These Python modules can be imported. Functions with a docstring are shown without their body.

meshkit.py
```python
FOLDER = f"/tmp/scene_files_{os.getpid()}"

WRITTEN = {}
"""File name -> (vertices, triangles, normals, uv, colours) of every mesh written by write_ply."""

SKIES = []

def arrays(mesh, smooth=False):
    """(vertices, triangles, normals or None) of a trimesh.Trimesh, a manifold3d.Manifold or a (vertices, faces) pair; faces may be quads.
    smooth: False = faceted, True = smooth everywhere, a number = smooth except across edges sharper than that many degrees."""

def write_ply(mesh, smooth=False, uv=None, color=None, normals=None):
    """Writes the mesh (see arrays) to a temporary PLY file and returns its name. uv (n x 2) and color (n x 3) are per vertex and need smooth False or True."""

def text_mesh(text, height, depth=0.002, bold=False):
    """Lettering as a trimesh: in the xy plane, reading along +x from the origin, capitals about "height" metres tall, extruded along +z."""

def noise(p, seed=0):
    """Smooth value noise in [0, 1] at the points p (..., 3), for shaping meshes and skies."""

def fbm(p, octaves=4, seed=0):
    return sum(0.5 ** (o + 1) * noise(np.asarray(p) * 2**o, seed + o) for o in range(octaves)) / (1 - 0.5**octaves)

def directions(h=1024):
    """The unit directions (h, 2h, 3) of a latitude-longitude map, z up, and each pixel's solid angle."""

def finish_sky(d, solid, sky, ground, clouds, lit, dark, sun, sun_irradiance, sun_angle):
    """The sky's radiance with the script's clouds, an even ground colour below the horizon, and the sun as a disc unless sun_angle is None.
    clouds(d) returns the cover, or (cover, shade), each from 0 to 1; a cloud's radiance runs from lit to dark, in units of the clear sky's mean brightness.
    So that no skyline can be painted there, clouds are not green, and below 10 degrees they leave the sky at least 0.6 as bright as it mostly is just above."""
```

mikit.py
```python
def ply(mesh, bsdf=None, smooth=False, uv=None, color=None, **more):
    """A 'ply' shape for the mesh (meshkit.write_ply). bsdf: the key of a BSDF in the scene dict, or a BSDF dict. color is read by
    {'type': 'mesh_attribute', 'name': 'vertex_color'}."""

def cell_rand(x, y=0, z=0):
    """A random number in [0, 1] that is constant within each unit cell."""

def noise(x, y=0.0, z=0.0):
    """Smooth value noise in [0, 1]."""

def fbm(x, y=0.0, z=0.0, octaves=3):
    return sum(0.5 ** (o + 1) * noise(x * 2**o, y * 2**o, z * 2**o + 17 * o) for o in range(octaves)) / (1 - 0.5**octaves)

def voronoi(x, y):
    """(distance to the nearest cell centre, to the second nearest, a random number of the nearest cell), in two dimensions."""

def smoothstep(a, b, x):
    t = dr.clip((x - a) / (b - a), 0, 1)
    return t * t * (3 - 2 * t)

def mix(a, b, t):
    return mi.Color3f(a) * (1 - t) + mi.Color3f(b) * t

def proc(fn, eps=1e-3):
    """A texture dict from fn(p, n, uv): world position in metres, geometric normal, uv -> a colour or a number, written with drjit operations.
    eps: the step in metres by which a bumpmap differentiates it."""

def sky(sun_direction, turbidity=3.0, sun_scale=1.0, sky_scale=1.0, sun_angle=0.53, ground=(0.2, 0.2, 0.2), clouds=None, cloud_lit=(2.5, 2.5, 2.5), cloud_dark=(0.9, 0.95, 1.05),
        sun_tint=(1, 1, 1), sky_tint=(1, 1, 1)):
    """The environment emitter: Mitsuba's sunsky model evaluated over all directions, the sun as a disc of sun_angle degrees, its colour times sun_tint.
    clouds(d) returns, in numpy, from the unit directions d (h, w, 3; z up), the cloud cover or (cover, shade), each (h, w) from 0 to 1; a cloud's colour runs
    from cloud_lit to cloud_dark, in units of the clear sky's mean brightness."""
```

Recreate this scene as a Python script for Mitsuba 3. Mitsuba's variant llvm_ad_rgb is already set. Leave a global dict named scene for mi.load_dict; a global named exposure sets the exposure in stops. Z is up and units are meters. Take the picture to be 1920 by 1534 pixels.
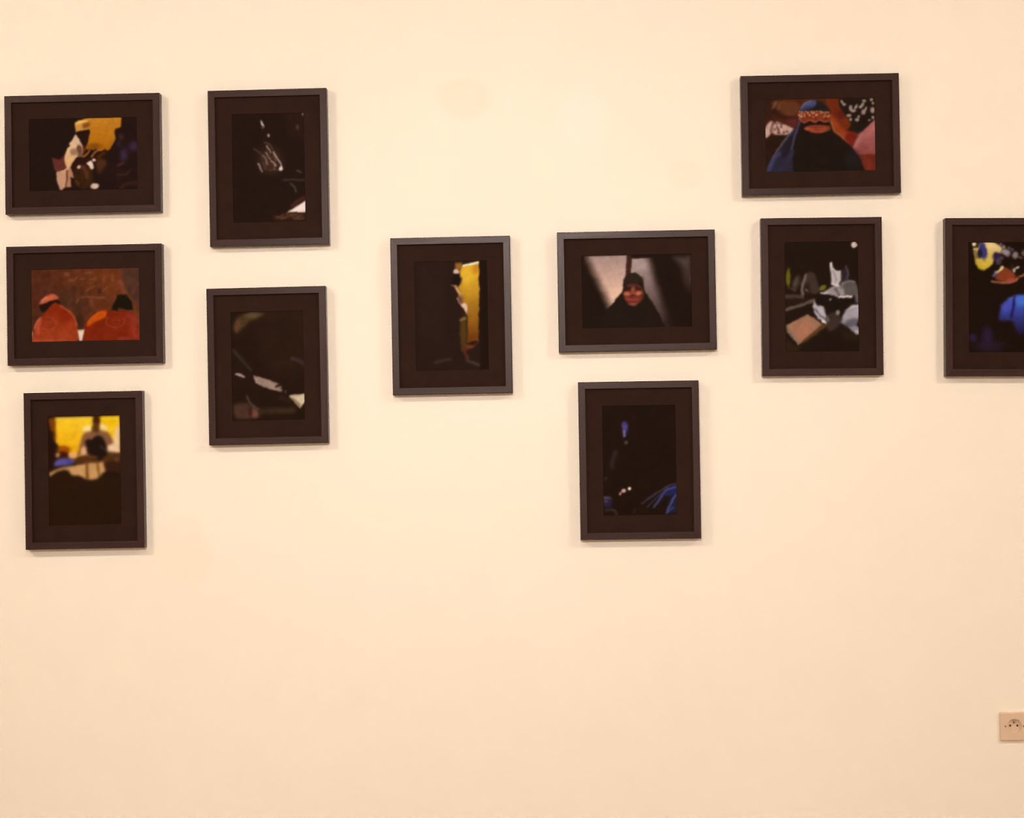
import math, random
import numpy as np
import trimesh, manifold3d as m3
from scipy.ndimage import gaussian_filter
import drjit as dr
import mitsuba as mi
import mikit, meshkit
from mikit import proc, fbm, noise, smoothstep, mix

T = mi.ScalarTransform4f
rng = random.Random(7)
scene, labels = {}, {}

# ------------------------------------------------------------------ camera, light, exposure
exposure = 0.05
CAM = np.array([0.0, -4.7848, 1.1053])
FWD = np.array([-0.02418742, 0.9994601, 0.02223673])
UP = np.array([0.01722247, -0.02182335, 0.99961349])
scene['camera'] = {'type': 'perspective', 'fov': 32.0, 'fov_axis': 'x', 'near_clip': 0.05, 'far_clip': 60.0,
                   'to_world': T().look_at(origin=CAM.tolist(), target=(CAM + FWD).tolist(), up=UP.tolist())}
# three warm ceiling battens, a row of three ceiling spots aimed at the wall and a daylit frosted window behind the photographer
LAMP_L = (345.15, 307.50, 256.25)
SPOTS = (24.86, 22.34, 20.91)      # intensity of each spot
SPOT_BEAM, SPOT_CUT = 3.0, 24.0
LAMP_C = (63.38, 56.37, 47.15)
LAMP_R = (227.17, 202.95, 168.10)
WINDOW = (5.85, 5.33, 4.41)

# ------------------------------------------------------------------ helpers
def numbered(key):
    if key not in scene and key not in labels:
        return key
    n = 1
    while f'{key}_{n:03d}' in scene or f'{key}_{n:03d}' in labels:
        n += 1
    return f'{key}_{n:03d}'

def thing(name, label, cat, group=None):
    key = numbered(name)
    labels[key] = {'label': label, 'category': cat}
    if group:
        labels[key]['group'] = group
    return key

def put(key, mesh, bsdf, smooth=False, label=None, kind=None, **more):
    key = numbered(key)
    scene[key] = mikit.ply(mesh, bsdf, smooth=smooth, **more)
    if label:
        labels.setdefault(key, {})['label'] = label
    if kind:
        labels.setdefault(key, {})['kind'] = kind
    return key

def box(x0, x1, y0, y1, z0, z1):
    b = trimesh.creation.box((x1 - x0, y1 - y0, z1 - z0))
    b.apply_translation(((x0 + x1) / 2, (y0 + y1) / 2, (z0 + z1) / 2))
    return b

def cyl_y(r, y0, y1, x=0, z=0, n=40):
    """A solid cylinder along y as a Manifold."""
    return m3.Manifold.cylinder(abs(y1 - y0), r, r, n).rotate((-90, 0, 0)).translate((x, min(y0, y1), z))

# ------------------------------------------------------------------ materials
WALL = np.array([0.80, 0.745, 0.665])

def wall_colour(p, n, uv):
    a = fbm(p.x * 1.3 + 3.1, p.z * 1.3 + 7.7, p.y * 1.3, 3)
    b = fbm(p.x * 9.0, p.z * 9.0 + 3.0, p.y * 9.0, 3)
    c = mi.Color3f(*WALL.tolist()) * (0.985 + 0.03 * a) * (0.99 + 0.02 * b)
    # two patched spots and a cleaner rectangle in the paint
    def spot(x, z, rx, rz):
        d = dr.sqrt(dr.square((p.x - x) / rx) + dr.square((p.z - z) / rz)) + 0.5 * (b - 0.5)
        return 1 - smoothstep(0.65, 1.15, d)
    c = mix(c, c * mi.Color3f(0.99, 0.955, 0.93), spot(-0.232, 2.052, 0.085, 0.058))
    c = mix(c, c * mi.Color3f(0.99, 0.97, 0.955), spot(-1.0, 0.86, 0.085, 0.10))
    c = mix(c, c * mi.Color3f(1.0, 1.012, 1.035), spot(0.085, 1.99, 0.075, 0.10))
    c = mix(c, c * mi.Color3f(0.99, 0.965, 0.95), spot(0.36, 1.83, 0.05, 0.04))
    return c

def wall_relief(p, n, uv):
    return 0.6 * fbm(p.x * 22, p.z * 22, p.y * 22, 3) + 0.4 * noise(p.x * 160, p.z * 160, p.y * 160)

scene['wall_paint'] = {'type': 'twosided', 'bsdf': {'type': 'bumpmap', 'scale': 0.0012, 'relief': proc(wall_relief),
                       'nested': {'type': 'principled', 'base_color': proc(wall_colour), 'roughness': 0.72, 'specular': 0.25}}}
scene['ceiling_paint'] = {'type': 'twosided', 'bsdf': {'type': 'diffuse', 'reflectance': {'type': 'rgb', 'value': [0.62, 0.59, 0.54]}}}

scene['hall_paint'] = {'type': 'twosided', 'bsdf': {'type': 'diffuse', 'reflectance': {'type': 'rgb', 'value': [0.50, 0.44, 0.37]}}}

def tile_colour(p, n, uv):
    u, v = p.x / 0.4, p.y / 0.4
    g = dr.minimum(dr.abs(u - dr.round(u)), dr.abs(v - dr.round(v)))
    c = mix((0.30, 0.22, 0.16), (0.37, 0.27, 0.20), mikit.cell_rand(dr.round(u - 0.5), dr.round(v - 0.5)) * 0.6 + 0.4 * fbm(p.x * 8, p.y * 8))
    return mix((0.20, 0.17, 0.14), c, smoothstep(0.006, 0.012, g))
scene['floor_tile'] = {'type': 'twosided', 'bsdf': {'type': 'principled', 'base_color': proc(tile_colour), 'roughness': 0.45, 'specular': 0.4}}

def grain(along_x):
    def fn(p, n, uv):
        a, b = (p.x, p.z) if along_x else (p.z, p.x)
        g = fbm(a * 14, b * 420, 2.0, 3)
        w = fbm(a * 9 + 5, b * 40, 9.0, 2)
        return mi.Color3f(0.037, 0.0195, 0.0180) * (0.70 + 0.40 * g + 0.25 * w)
    return fn

def sheen(along_x):
    def fn(p, n, uv):
        a, b = (p.x, p.z) if along_x else (p.z, p.x)
        return 0.25 + 0.08 * fbm(a * 11, b * 300, 4.0, 3)
    return fn
for nm, ax in (('frame_lacquer_flat', True), ('frame_lacquer_upright', False)):
    scene[nm] = {'type': 'principled', 'base_color': proc(grain(ax)), 'roughness': proc(sheen(ax)), 'specular': 0.10}

def mat_colour(p, n, uv):
    return mi.Color3f(0.0218, 0.0100, 0.0070) * (0.86 + 0.28 * fbm(p.x * 30, p.z * 30, p.y, 3))
scene['mat_board'] = {'type': 'principled', 'base_color': proc(mat_colour), 'roughness': 0.8, 'specular': 0.06}
scene['print_paper'] = {'type': 'principled', 'base_color': {'type': 'mesh_attribute', 'name': 'vertex_color'}, 'roughness': 0.5, 'specular': 0.02}
scene['backing_card'] = {'type': 'diffuse', 'reflectance': {'type': 'rgb', 'value': [0.28, 0.21, 0.14]}}
scene['socket_plastic'] = {'type': 'principled', 'base_color': {'type': 'rgb', 'value': [0.61, 0.455, 0.33]}, 'roughness': 0.4, 'specular': 0.4}
scene['socket_hole_black'] = {'type': 'diffuse', 'reflectance': {'type': 'rgb', 'value': [0.05, 0.03, 0.02]}}
scene['screw_brown'] = {'type': 'diffuse', 'reflectance': {'type': 'rgb', 'value': [0.22, 0.14, 0.08]}}
scene['dull_metal'] = {'type': 'roughconductor', 'material': 'Al', 'alpha': 0.3, 'specular_reflectance': {'type': 'rgb', 'value': [0.42, 0.33, 0.25]}}
scene['white_metal'] = {'type': 'principled', 'base_color': {'type': 'rgb', 'value': [0.75, 0.74, 0.72]}, 'roughness': 0.4}

# ------------------------------------------------------------------ the room
X0, X1, Y0, H = -4.0, 3.9, -7.2, 3.1
put('wall_back', box(X0, X1, 0, 0.2, 0, H), 'wall_paint', kind='structure')
put('wall_left', box(X0 - 0.2, X0, Y0 - 0.2, 0.2, 0, H), 'hall_paint', kind='structure')
put('wall_right', box(X1, X1 + 0.2, Y0 - 0.2, 0.2, 0, H), 'hall_paint', kind='structure')
put('floor', box(X0 - 0.2, X1 + 0.2, Y0 - 0.2, 0.2, -0.1, 0), 'floor_tile', kind='structure')
put('ceiling', box(X0 - 0.2, X1 + 0.2, Y0 - 0.2, 0.2, H, H + 0.1), 'ceiling_paint', kind='structure')
WX0, WX1, WZ0, WZ1 = -1.35, 0.75, 1.25, 2.55
put('wall_front', trimesh.util.concatenate([box(X0, WX0, Y0 - 0.2, Y0, 0, H), box(WX1, X1, Y0 - 0.2, Y0, 0, H),
    box(WX0, WX1, Y0 - 0.2, Y0, 0, WZ0), box(WX0, WX1, Y0 - 0.2, Y0, WZ1, H)]), 'hall_paint', kind='structure')
f = 0.05
put('window_1', trimesh.util.concatenate([box(WX0, WX1, Y0 - 0.14, Y0 - 0.08, WZ0, WZ0 + f), box(WX0, WX1, Y0 - 0.14, Y0 - 0.08, WZ1 - f, WZ1),
    box(WX0, WX0 + f, Y0 - 0.14, Y0 - 0.08, WZ0 + f, WZ1 - f), box(WX1 - f, WX1, Y0 - 0.14, Y0 - 0.08, WZ0 + f, WZ1 - f),
    box((WX0 + WX1 - f) / 2, (WX0 + WX1 + f) / 2, Y0 - 0.14, Y0 - 0.08, WZ0 + f, WZ1 - f)]), 'white_metal', kind='structure')
for a, b in ((WX0 + f, (WX0 + WX1 - f) / 2), ((WX0 + WX1 + f) / 2, WX1 - f)):
    pane = trimesh.Trimesh([[a, Y0 - 0.11, WZ0 + f], [a, Y0 - 0.11, WZ1 - f], [b, Y0 - 0.11, WZ1 - f], [b, Y0 - 0.11, WZ0 + f]], [[0, 1, 2], [0, 2, 3]], process=False)
    put('window_1__pane', pane, 'white_metal', emitter={'type': 'area', 'radiance': {'type': 'rgb', 'value': list(WINDOW)}})

# ceiling battens: a white housing with a glowing half-round diffuser
def batten(x, y, length, rad, where, along_y=False):
    t = thing('ceiling_lamp', f'white batten lamp with warm diffuser on the ceiling, {where}', 'lamp')
    M = trimesh.transformations.translation_matrix((x, y, 0)) @ trimesh.transformations.rotation_matrix(math.pi / 2 if along_y else 0, (0, 0, 1))
    h = box(-length / 2, length / 2, -0.05, 0.05, H - 0.045, H - 0.0005)
    ang = np.linspace(0, math.pi, 13)
    v, fcs = [], []
    for s in (-1, 1):
        for a in ang:
            v.append((s * (length / 2 - 0.01), 0.055 * math.cos(a), H - 0.046 - 0.055 * math.sin(a)))
    n = len(ang)
    for i in range(n - 1):
        fcs += [(i, i + 1, n + i + 1), (i, n + i + 1, n + i)]
    m = trimesh.Trimesh(v, fcs, process=False)
    c = m.triangles_center - np.array([0, 0, H - 0.046])
    if (m.face_normals * c).sum(1).mean() < 0:
        m.invert()
    h.apply_transform(M); m.apply_transform(M)
    put(t + '__housing', h, 'white_metal')
    put(t + '__diffuser', m, 'white_metal', emitter={'type': 'area', 'radiance': {'type': 'rgb', 'value': list(rad)}})
LAMPS = [(-2.95, -2.9, 0.6, LAMP_L, 'nearest the gold cap picture'),
         (-0.15, -3.1, 1.3, LAMP_C, 'set endwise in the middle', True),
         (3.15, -2.9, 0.9, LAMP_R, 'on the socket side of the room')]
for a in LAMPS:
    batten(*a)

# three spot heads in a row on the wall opposite, above the window, tipped towards the pictures
def spot_head(x, z, target, which):
    t = thing('spot_lamp', f'white cylindrical spot head on the wall above the window, {which}', 'lamp')
    p = np.array([x, Y0 + 0.14, z])
    d = np.array(target, float) - p
    d /= np.linalg.norm(d)
    can = trimesh.creation.revolve(np.array([(0.0, -0.07), (0.034, -0.07), (0.040, -0.06), (0.040, 0.07), (0.036, 0.07), (0.036, 0.03), (0.0, 0.03)]), sections=32)
    can.apply_transform(trimesh.geometry.align_vectors((0, 0, 1), d))
    can.apply_translation(p)
    put(t + '__housing', can, 'white_metal', smooth=30)
    put(t + '__stem', box(x - 0.008, x + 0.008, Y0 + 0.0005, Y0 + 0.10, z - 0.008, z + 0.008), 'white_metal')
    o = p + d * 0.075
    scene[t + '__beam'] = {'type': 'spot', 'intensity': {'type': 'rgb', 'value': list(SPOTS)}, 'beam_width': SPOT_BEAM, 'cutoff_angle': SPOT_CUT,
                           'to_world': T().look_at(origin=o.tolist(), target=(o + d).tolist(), up=[0, 0, 1])}
for x, which in ((-0.85, 'end one by the side wall'), (-0.30, 'middle one of the three'), (0.25, 'end one by the socket')):
    spot_head(x, 2.74, (-0.16, 0, 1.55), which)

# ------------------------------------------------------------------ print drawing: soft-edged flat shapes evaluated at the print's vertices
def lin(c):
    c = np.asarray(c, float) / 255
    return np.where(c <= 0.04045, c / 12.92, ((c + 0.055) / 1.055) ** 2.4)

LIGHT_ON_PRINT = np.array([1.39, 1.14, 0.94])     # white balance of the hall light: turns colours as they look into ink colours
VEIL = np.array([0.0025, 0.0018, 0.0014])

def curve(pts, k=6):
    p = np.asarray(pts, float)
    n = len(p); out = []
    for i in range(n):
        a, b, c, d = p[i - 1], p[i], p[(i + 1) % n], p[(i + 2) % n]
        for t in np.arange(k) / k:
            out.append(0.5 * (2 * b + (c - a) * t + (2 * a - 5 * b + 4 * c - d) * t * t + (3 * b - a - 3 * c + d) * t ** 3))
    return np.array(out)

def seg_dist(Q, pts, closed):
    p = np.asarray(pts, float)
    d2 = np.full(len(Q), 1e18)
    for i in range(len(p) - (0 if closed else 1)):
        a, b = p[i], p[(i + 1) % len(p)]
        ab = b - a
        t = np.clip(((Q - a) @ ab) / max(ab @ ab, 1e-9), 0, 1)
        d2 = np.minimum(d2, ((Q - a - t[:, None] * ab) ** 2).sum(1))
    return np.sqrt(d2)

def inside(Q, pts):
    p = np.asarray(pts, float)
    r = np.zeros(len(Q), bool)
    x, y = Q[:, 0], Q[:, 1]
    for i in range(len(p)):
        (ax, ay), (bx, by) = p[i - 1], p[i]
        if ay == by:
            continue
        r ^= ((ay > y) != (by > y)) & (x < (bx - ax) * (y - ay) / (by - ay) + ax)
    return r

BLUR = 6.0

class Drawing:
    """Flat shapes on a sheet; every colour is 0-255 as seen under the hall light."""
    def __init__(self, Q, bg):
        self.Q = Q
        self.C = np.tile(np.asarray(bg, float), (len(Q), 1))
    def lay(self, col, a):
        if isinstance(col, tuple) and col and col[0] == 'g':
            _, c0, c1, p0, p1 = col
            ax = np.subtract(p1, p0).astype(float)
            t = np.clip(((self.Q - p0) @ ax) / (ax @ ax), 0, 1)[:, None]
            col = np.asarray(c0, float) * (1 - t) + np.asarray(c1, float) * t
        self.C += (np.asarray(col, float) - self.C) * np.clip(a, 0, 1)[:, None]
    def P(self, col, pts, soft=10, rnd=True, op=1.0):
        soft = BLUR + soft
        pts = curve(pts, 5) if rnd else np.asarray(pts, float)
        d = seg_dist(self.Q, pts, True)
        s = np.where(inside(self.Q, pts), d, -d)
        t = np.clip(s / (2 * soft) + 0.5, 0, 1)
        self.lay(col, op * t * t * (3 - 2 * t))
    def E(self, col, x, y, rx, ry, rot=0, soft=0.6, op=1.0):
        a = math.radians(rot); c, s = math.cos(a), math.sin(a)
        q = self.Q - (x, y)
        u, v = (q[:, 0] * c + q[:, 1] * s) / rx, (-q[:, 0] * s + q[:, 1] * c) / ry
        t = np.clip((1 + soft / 2 - np.sqrt(u * u + v * v)) / max(soft, 1e-3), 0, 1)
        self.lay(col, op * t * t * (3 - 2 * t))
    def S(self, col, pts, w, soft=8, op=1.0):
        soft = 0.5 * BLUR + soft
        p = np.asarray(pts, float)
        if len(p) > 2:
            p = np.vstack([p[:1] * 2 - p[1:2], p, p[-1:] * 2 - p[-2:-1]])
            out = []
            for i in range(1, len(p) - 2):
                a, b, c, d = p[i - 1], p[i], p[i + 1], p[i + 2]
                for t in np.arange(5) / 5:
                    out.append(0.5 * (2 * b + (c - a) * t + (2 * a - 5 * b + 4 * c - d) * t * t + (3 * b - a - 3 * c + d) * t ** 3))
            p = np.array(out + [p[-2]])
        t = np.clip((w / 2 - seg_dist(self.Q, p, False)) / (2 * soft) + 0.5, 0, 1)
        self.lay(col, op * t * t * (3 - 2 * t))
    def grainy(self, amount, scale, seed):
        n = meshkit.fbm(np.c_[self.Q / scale, np.full(len(self.Q), seed * 3.3)], 3, seed)
        self.C *= (1 + amount * (n - 0.5))[:, None]
        return n

def robed_man(d):
    d.P(('g', (196, 124, 34), (176, 102, 14), (1300, 50), (1300, 560)), [(900, 40), (1625, 20), (1620, 215), (1530, 240), (1505, 290), (1530, 420), (1440, 570), (1370, 660), (1100, 590), (1010, 600), (1060, 420), (1075, 280), (1040, 110)], 10, False)
    d.E((120, 64, 8), 1160, 540, 130, 50, 0, 1.2, .8)
    d.P((36, 20, 14), [(790, 0), (1100, 0), (1040, 50), (930, 70), (850, 120), (800, 140)], 12, False)
    d.P((205, 142, 66), [(822, 140), (900, 95), (1035, 88), (1062, 130), (1072, 252), (950, 275), (845, 300)], 10, False)
    d.P((130, 72, 22), [(960, 170), (1062, 140), (1072, 205), (990, 235)], 20)
    d.P((244, 184, 84), [(830, 145), (900, 106), (1035, 95), (1000, 125), (900, 160), (838, 172)], 9)
    d.P((42, 20, 14), [(850, 305), (1070, 262), (1062, 400), (1015, 530), (975, 570), (930, 470), (880, 380)], 10)
    d.P((98, 46, 38), [(440, 750), (560, 772), (665, 690), (690, 900), (640, 950), (500, 970)], 16)
    d.P(('g', (226, 184, 148), (228, 170, 112), (830, 380), (720, 880)), [(835, 345), (885, 400), (930, 480), (968, 575), (950, 680), (840, 750), (760, 880), (700, 925), (655, 820), (650, 720), (700, 580), (745, 540), (730, 490), (775, 450)], 10)
    d.E((150, 108, 80), 805, 640, 62, 62, 0, .8, .9); d.E((102, 62, 46), 905, 600, 48, 85, -10, .8); d.E((120, 78, 58), 920, 690, 50, 35, 0, .9)
    d.S((96, 44, 12), [(980, 560), (985, 640)], 40, 14)
    d.P((46, 20, 9), [(850, 770), (1050, 735), (1180, 585), (1235, 640), (1350, 595), (1400, 680), (1220, 770), (1120, 810), (1000, 840), (880, 870), (800, 1000), (768, 900)], 14)
    d.S((148, 88, 46), [(970, 722), (1045, 668), (1080, 610)], 30, 10); d.S((150, 92, 56), [(1110, 722), (1165, 655), (1240, 600)], 30, 10)
    d.S((70, 42, 12), [(1230, 720), (1320, 660)], 46, 16)
    d.P((58, 31, 14), [(800, 1010), (880, 890), (1100, 900), (1130, 1150), (1000, 1270), (830, 1200)], 24)
    d.S((104, 54, 38), [(965, 890), (1015, 980), (1040, 1070)], 60, 34, .7); d.S((46, 24, 12), [(900, 960), (880, 1120), (960, 1230)], 50, 30, .6); d.S((50, 26, 12), [(1090, 960), (1120, 1080)], 40, 24, .6)
    d.P((198, 144, 116), [(510, 985), (650, 960), (740, 885), (770, 960), (805, 1082), (750, 1062), (758, 1240), (690, 1240), (640, 1255), (600, 1305), (565, 1275), (512, 1110)], 10, False)
    d.P((176, 120, 90), [(720, 900), (770, 960), (800, 1080), (750, 1062), (755, 1240), (700, 1240)], 12, False)
    d.S((98, 50, 20), [(690, 965), (692, 1100), (672, 1245)], 26, 10); d.S((226, 172, 128), [(600, 980), (690, 930), (715, 900)], 26, 10)
    d.S((84, 46, 22), [(855, 1140), (890, 1190)], 40, 16)
    d.E((208, 176, 150), 895, 898, 38, 30, -40, .7)
    d.P((234, 198, 178), [(1028, 832), (1110, 798), (1152, 915), (1112, 938), (1070, 880)], 9)
    d.E((226, 192, 166), 1155, 780, 32, 27, 0, .7); d.E((208, 174, 154), 1165, 1225, 72, 50, -5, .6)
    d.P((84, 46, 24), [(1190, 800), (1300, 760), (1380, 830), (1300, 960), (1230, 1000)], 40, True, .8)
    d.P((38, 20, 17), [(1640, 20), (1900, 10), (1900, 1260), (1300, 1270), (1350, 900), (1400, 700), (1520, 500), (1530, 300), (1620, 230)], 16, False, .9)
    d.E((64, 42, 72), 1840, 540, 75, 70, 0, 1.9, .85); d.E((62, 46, 72), 1665, 690, 60, 95, 0, 1.9, .85); d.E((50, 34, 48), 1580, 500, 40, 50, 0, 1.9, .8)
    d.S((86, 48, 30), [(1570, 870), (1650, 830)], 40, 18, .8); d.S((64, 36, 24), [(1560, 1030), (1700, 1020), (1790, 940)], 40, 18, .8)
    d.E((62, 34, 26), 1620, 380, 40, 50, 0, 1.2); d.S((62, 32, 26), [(1620, 1250), (1700, 1190), (1880, 1170)], 60, 26, .8)

def girls_at_board(d):
    d.lay(('g', (80, 39, 24), (108, 50, 24), (300, 700), (1400, 150)), np.ones(len(d.Q)))
    d.P((80, 47, 34), [(1560, 20), (1900, 0), (1900, 800), (1760, 600), (1640, 400), (1560, 200)], 40, False)
    d.E((74, 42, 28), 720, 620, 260, 260, 0, 1.2, .7); d.E((86, 40, 22), 320, 150, 300, 120, 0, 1.2, .7); d.E((60, 34, 20), 870, 900, 70, 140, 0, 1.0, .8)
    d.grainy(.30, 70, 3)
    ch = (138, 78, 50)
    for pts in ([(620, 120), (690, 108)], [(700, 225), (780, 225), (818, 178)], [(880, 205), (945, 203)], [(1040, 208), (1105, 205), (1132, 172)], [(1275, 150), (1262, 235)], [(1390, 140), (1408, 190), (1395, 235)],
                [(985, 395), (1050, 345), (1110, 328)], [(1240, 395), (1325, 335)], [(900, 502), (1000, 494), (1120, 500)], [(1150, 512), (1280, 505)], [(820, 590), (850, 520)], [(960, 110), (1060, 100)], [(640, 150), (700, 140)]):
        d.S(ch, pts, 22, 13, .8)
    d.S((126, 68, 46), [(1530, 240), (1570, 340), (1605, 440)], 70, 30, .7); d.E((68, 34, 22), 1195, 390, 40, 55, 0, 1, .8); d.S((120, 66, 40), [(1060, 560), (1080, 640)], 60, 30, .6)
    d.E((110, 30, 24), 130, 500, 40, 60, 0, 1.2, .4)
    # the one with a light headscarf
    d.P(('g', (136, 40, 14), (158, 58, 28), (560, 700), (620, 1150)), [(104, 1240), (110, 1060), (150, 920), (230, 830), (330, 720), (450, 590), (520, 600), (640, 680), (740, 760), (800, 860), (832, 990), (828, 1210), (500, 1240)], 11)
    d.E((134, 36, 10), 640, 800, 120, 90, 0, 1.0, .8); d.S((172, 84, 50), [(560, 640), (680, 720), (780, 830), (820, 960)], 26, 14, .8)
    d.S((200, 86, 62), [(180, 1090), (190, 980), (215, 880)], 50, 32, .75); d.S((196, 110, 76), [(130, 1010), (160, 920), (225, 840)], 24, 12, .8)
    d.S((176, 74, 40), [(120, 1215), (400, 1215), (640, 1200)], 44, 20, .8)
    ring = [(360 + 118 * math.cos(t), 930 + 108 * math.sin(t)) for t in np.linspace(-2.2, 2.3, 14)]
    d.S((164, 74, 48), ring, 16, 10, .75); d.S((160, 72, 46), [(310, 900), (370, 905), (400, 880)], 20, 12, .6); d.S((166, 76, 50), [(270, 1000), (340, 1040)], 18, 11, .6)
    d.P((38, 20, 13), [(215, 630), (330, 585), (470, 540), (545, 575), (540, 615), (450, 590), (340, 690), (262, 750), (225, 700)], 11)
    d.P((192, 86, 56), [(208, 612), (258, 530), (350, 470), (430, 448), (492, 480), (510, 528), (400, 556), (300, 596)], 12)
    d.S((222, 122, 90), [(250, 560), (320, 505)], 34, 15, .9)
    # the one with a dark headscarf
    d.P((124, 35, 13), [(948, 1205), (950, 1010), (975, 930), (1060, 820), (1170, 745), (1290, 705), (1400, 728), (1680, 735), (1775, 815), (1822, 950), (1832, 1195)], 11)
    d.P((192, 72, 10), [(985, 955), (1070, 825), (1170, 750), (1285, 718), (1310, 770), (1275, 840), (1140, 895), (1010, 975)], 14)
    d.S((210, 100, 40), [(1000, 920), (1080, 820), (1180, 755)], 22, 12, .8); d.S((206, 92, 36), [(1240, 730), (1275, 790)], 22, 12, .7)
    d.S((146, 54, 42), [(1690, 800), (1765, 880), (1740, 1000), (1780, 1130)], 100, 60, .7)
    ring = [(1450 + 150 * math.cos(t), 895 + 100 * math.sin(t)) for t in np.linspace(-0.6, 3.9, 16)]
    d.S((158, 62, 44), ring, 16, 10, .8); d.S((150, 54, 36), [(1400, 885), (1450, 870), (1520, 885)], 26, 13, .7); d.S((154, 58, 40), [(1440, 815), (1490, 830)], 22, 12, .6); d.S((146, 50, 34), [(1380, 935), (1530, 935)], 18, 11, .5)
    d.S((160, 66, 58), [(1500, 1175), (1690, 1168)], 36, 24, .6)
    d.P((30, 21, 9), [(1478, 462), (1620, 450), (1720, 570), (1745, 715), (1600, 700), (1500, 672), (1490, 725), (1385, 715), (1400, 640), (1450, 570)], 12, False)
    d.P((238, 208, 184), [(832, 1040), (944, 1032), (906, 1218), (866, 1218)], 10, False); d.S((206, 164, 146), [(845, 1050), (935, 1046)], 22, 8, .8)
    d.E((176, 136, 122), 78, 1110, 20, 55, 10, .8)

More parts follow.
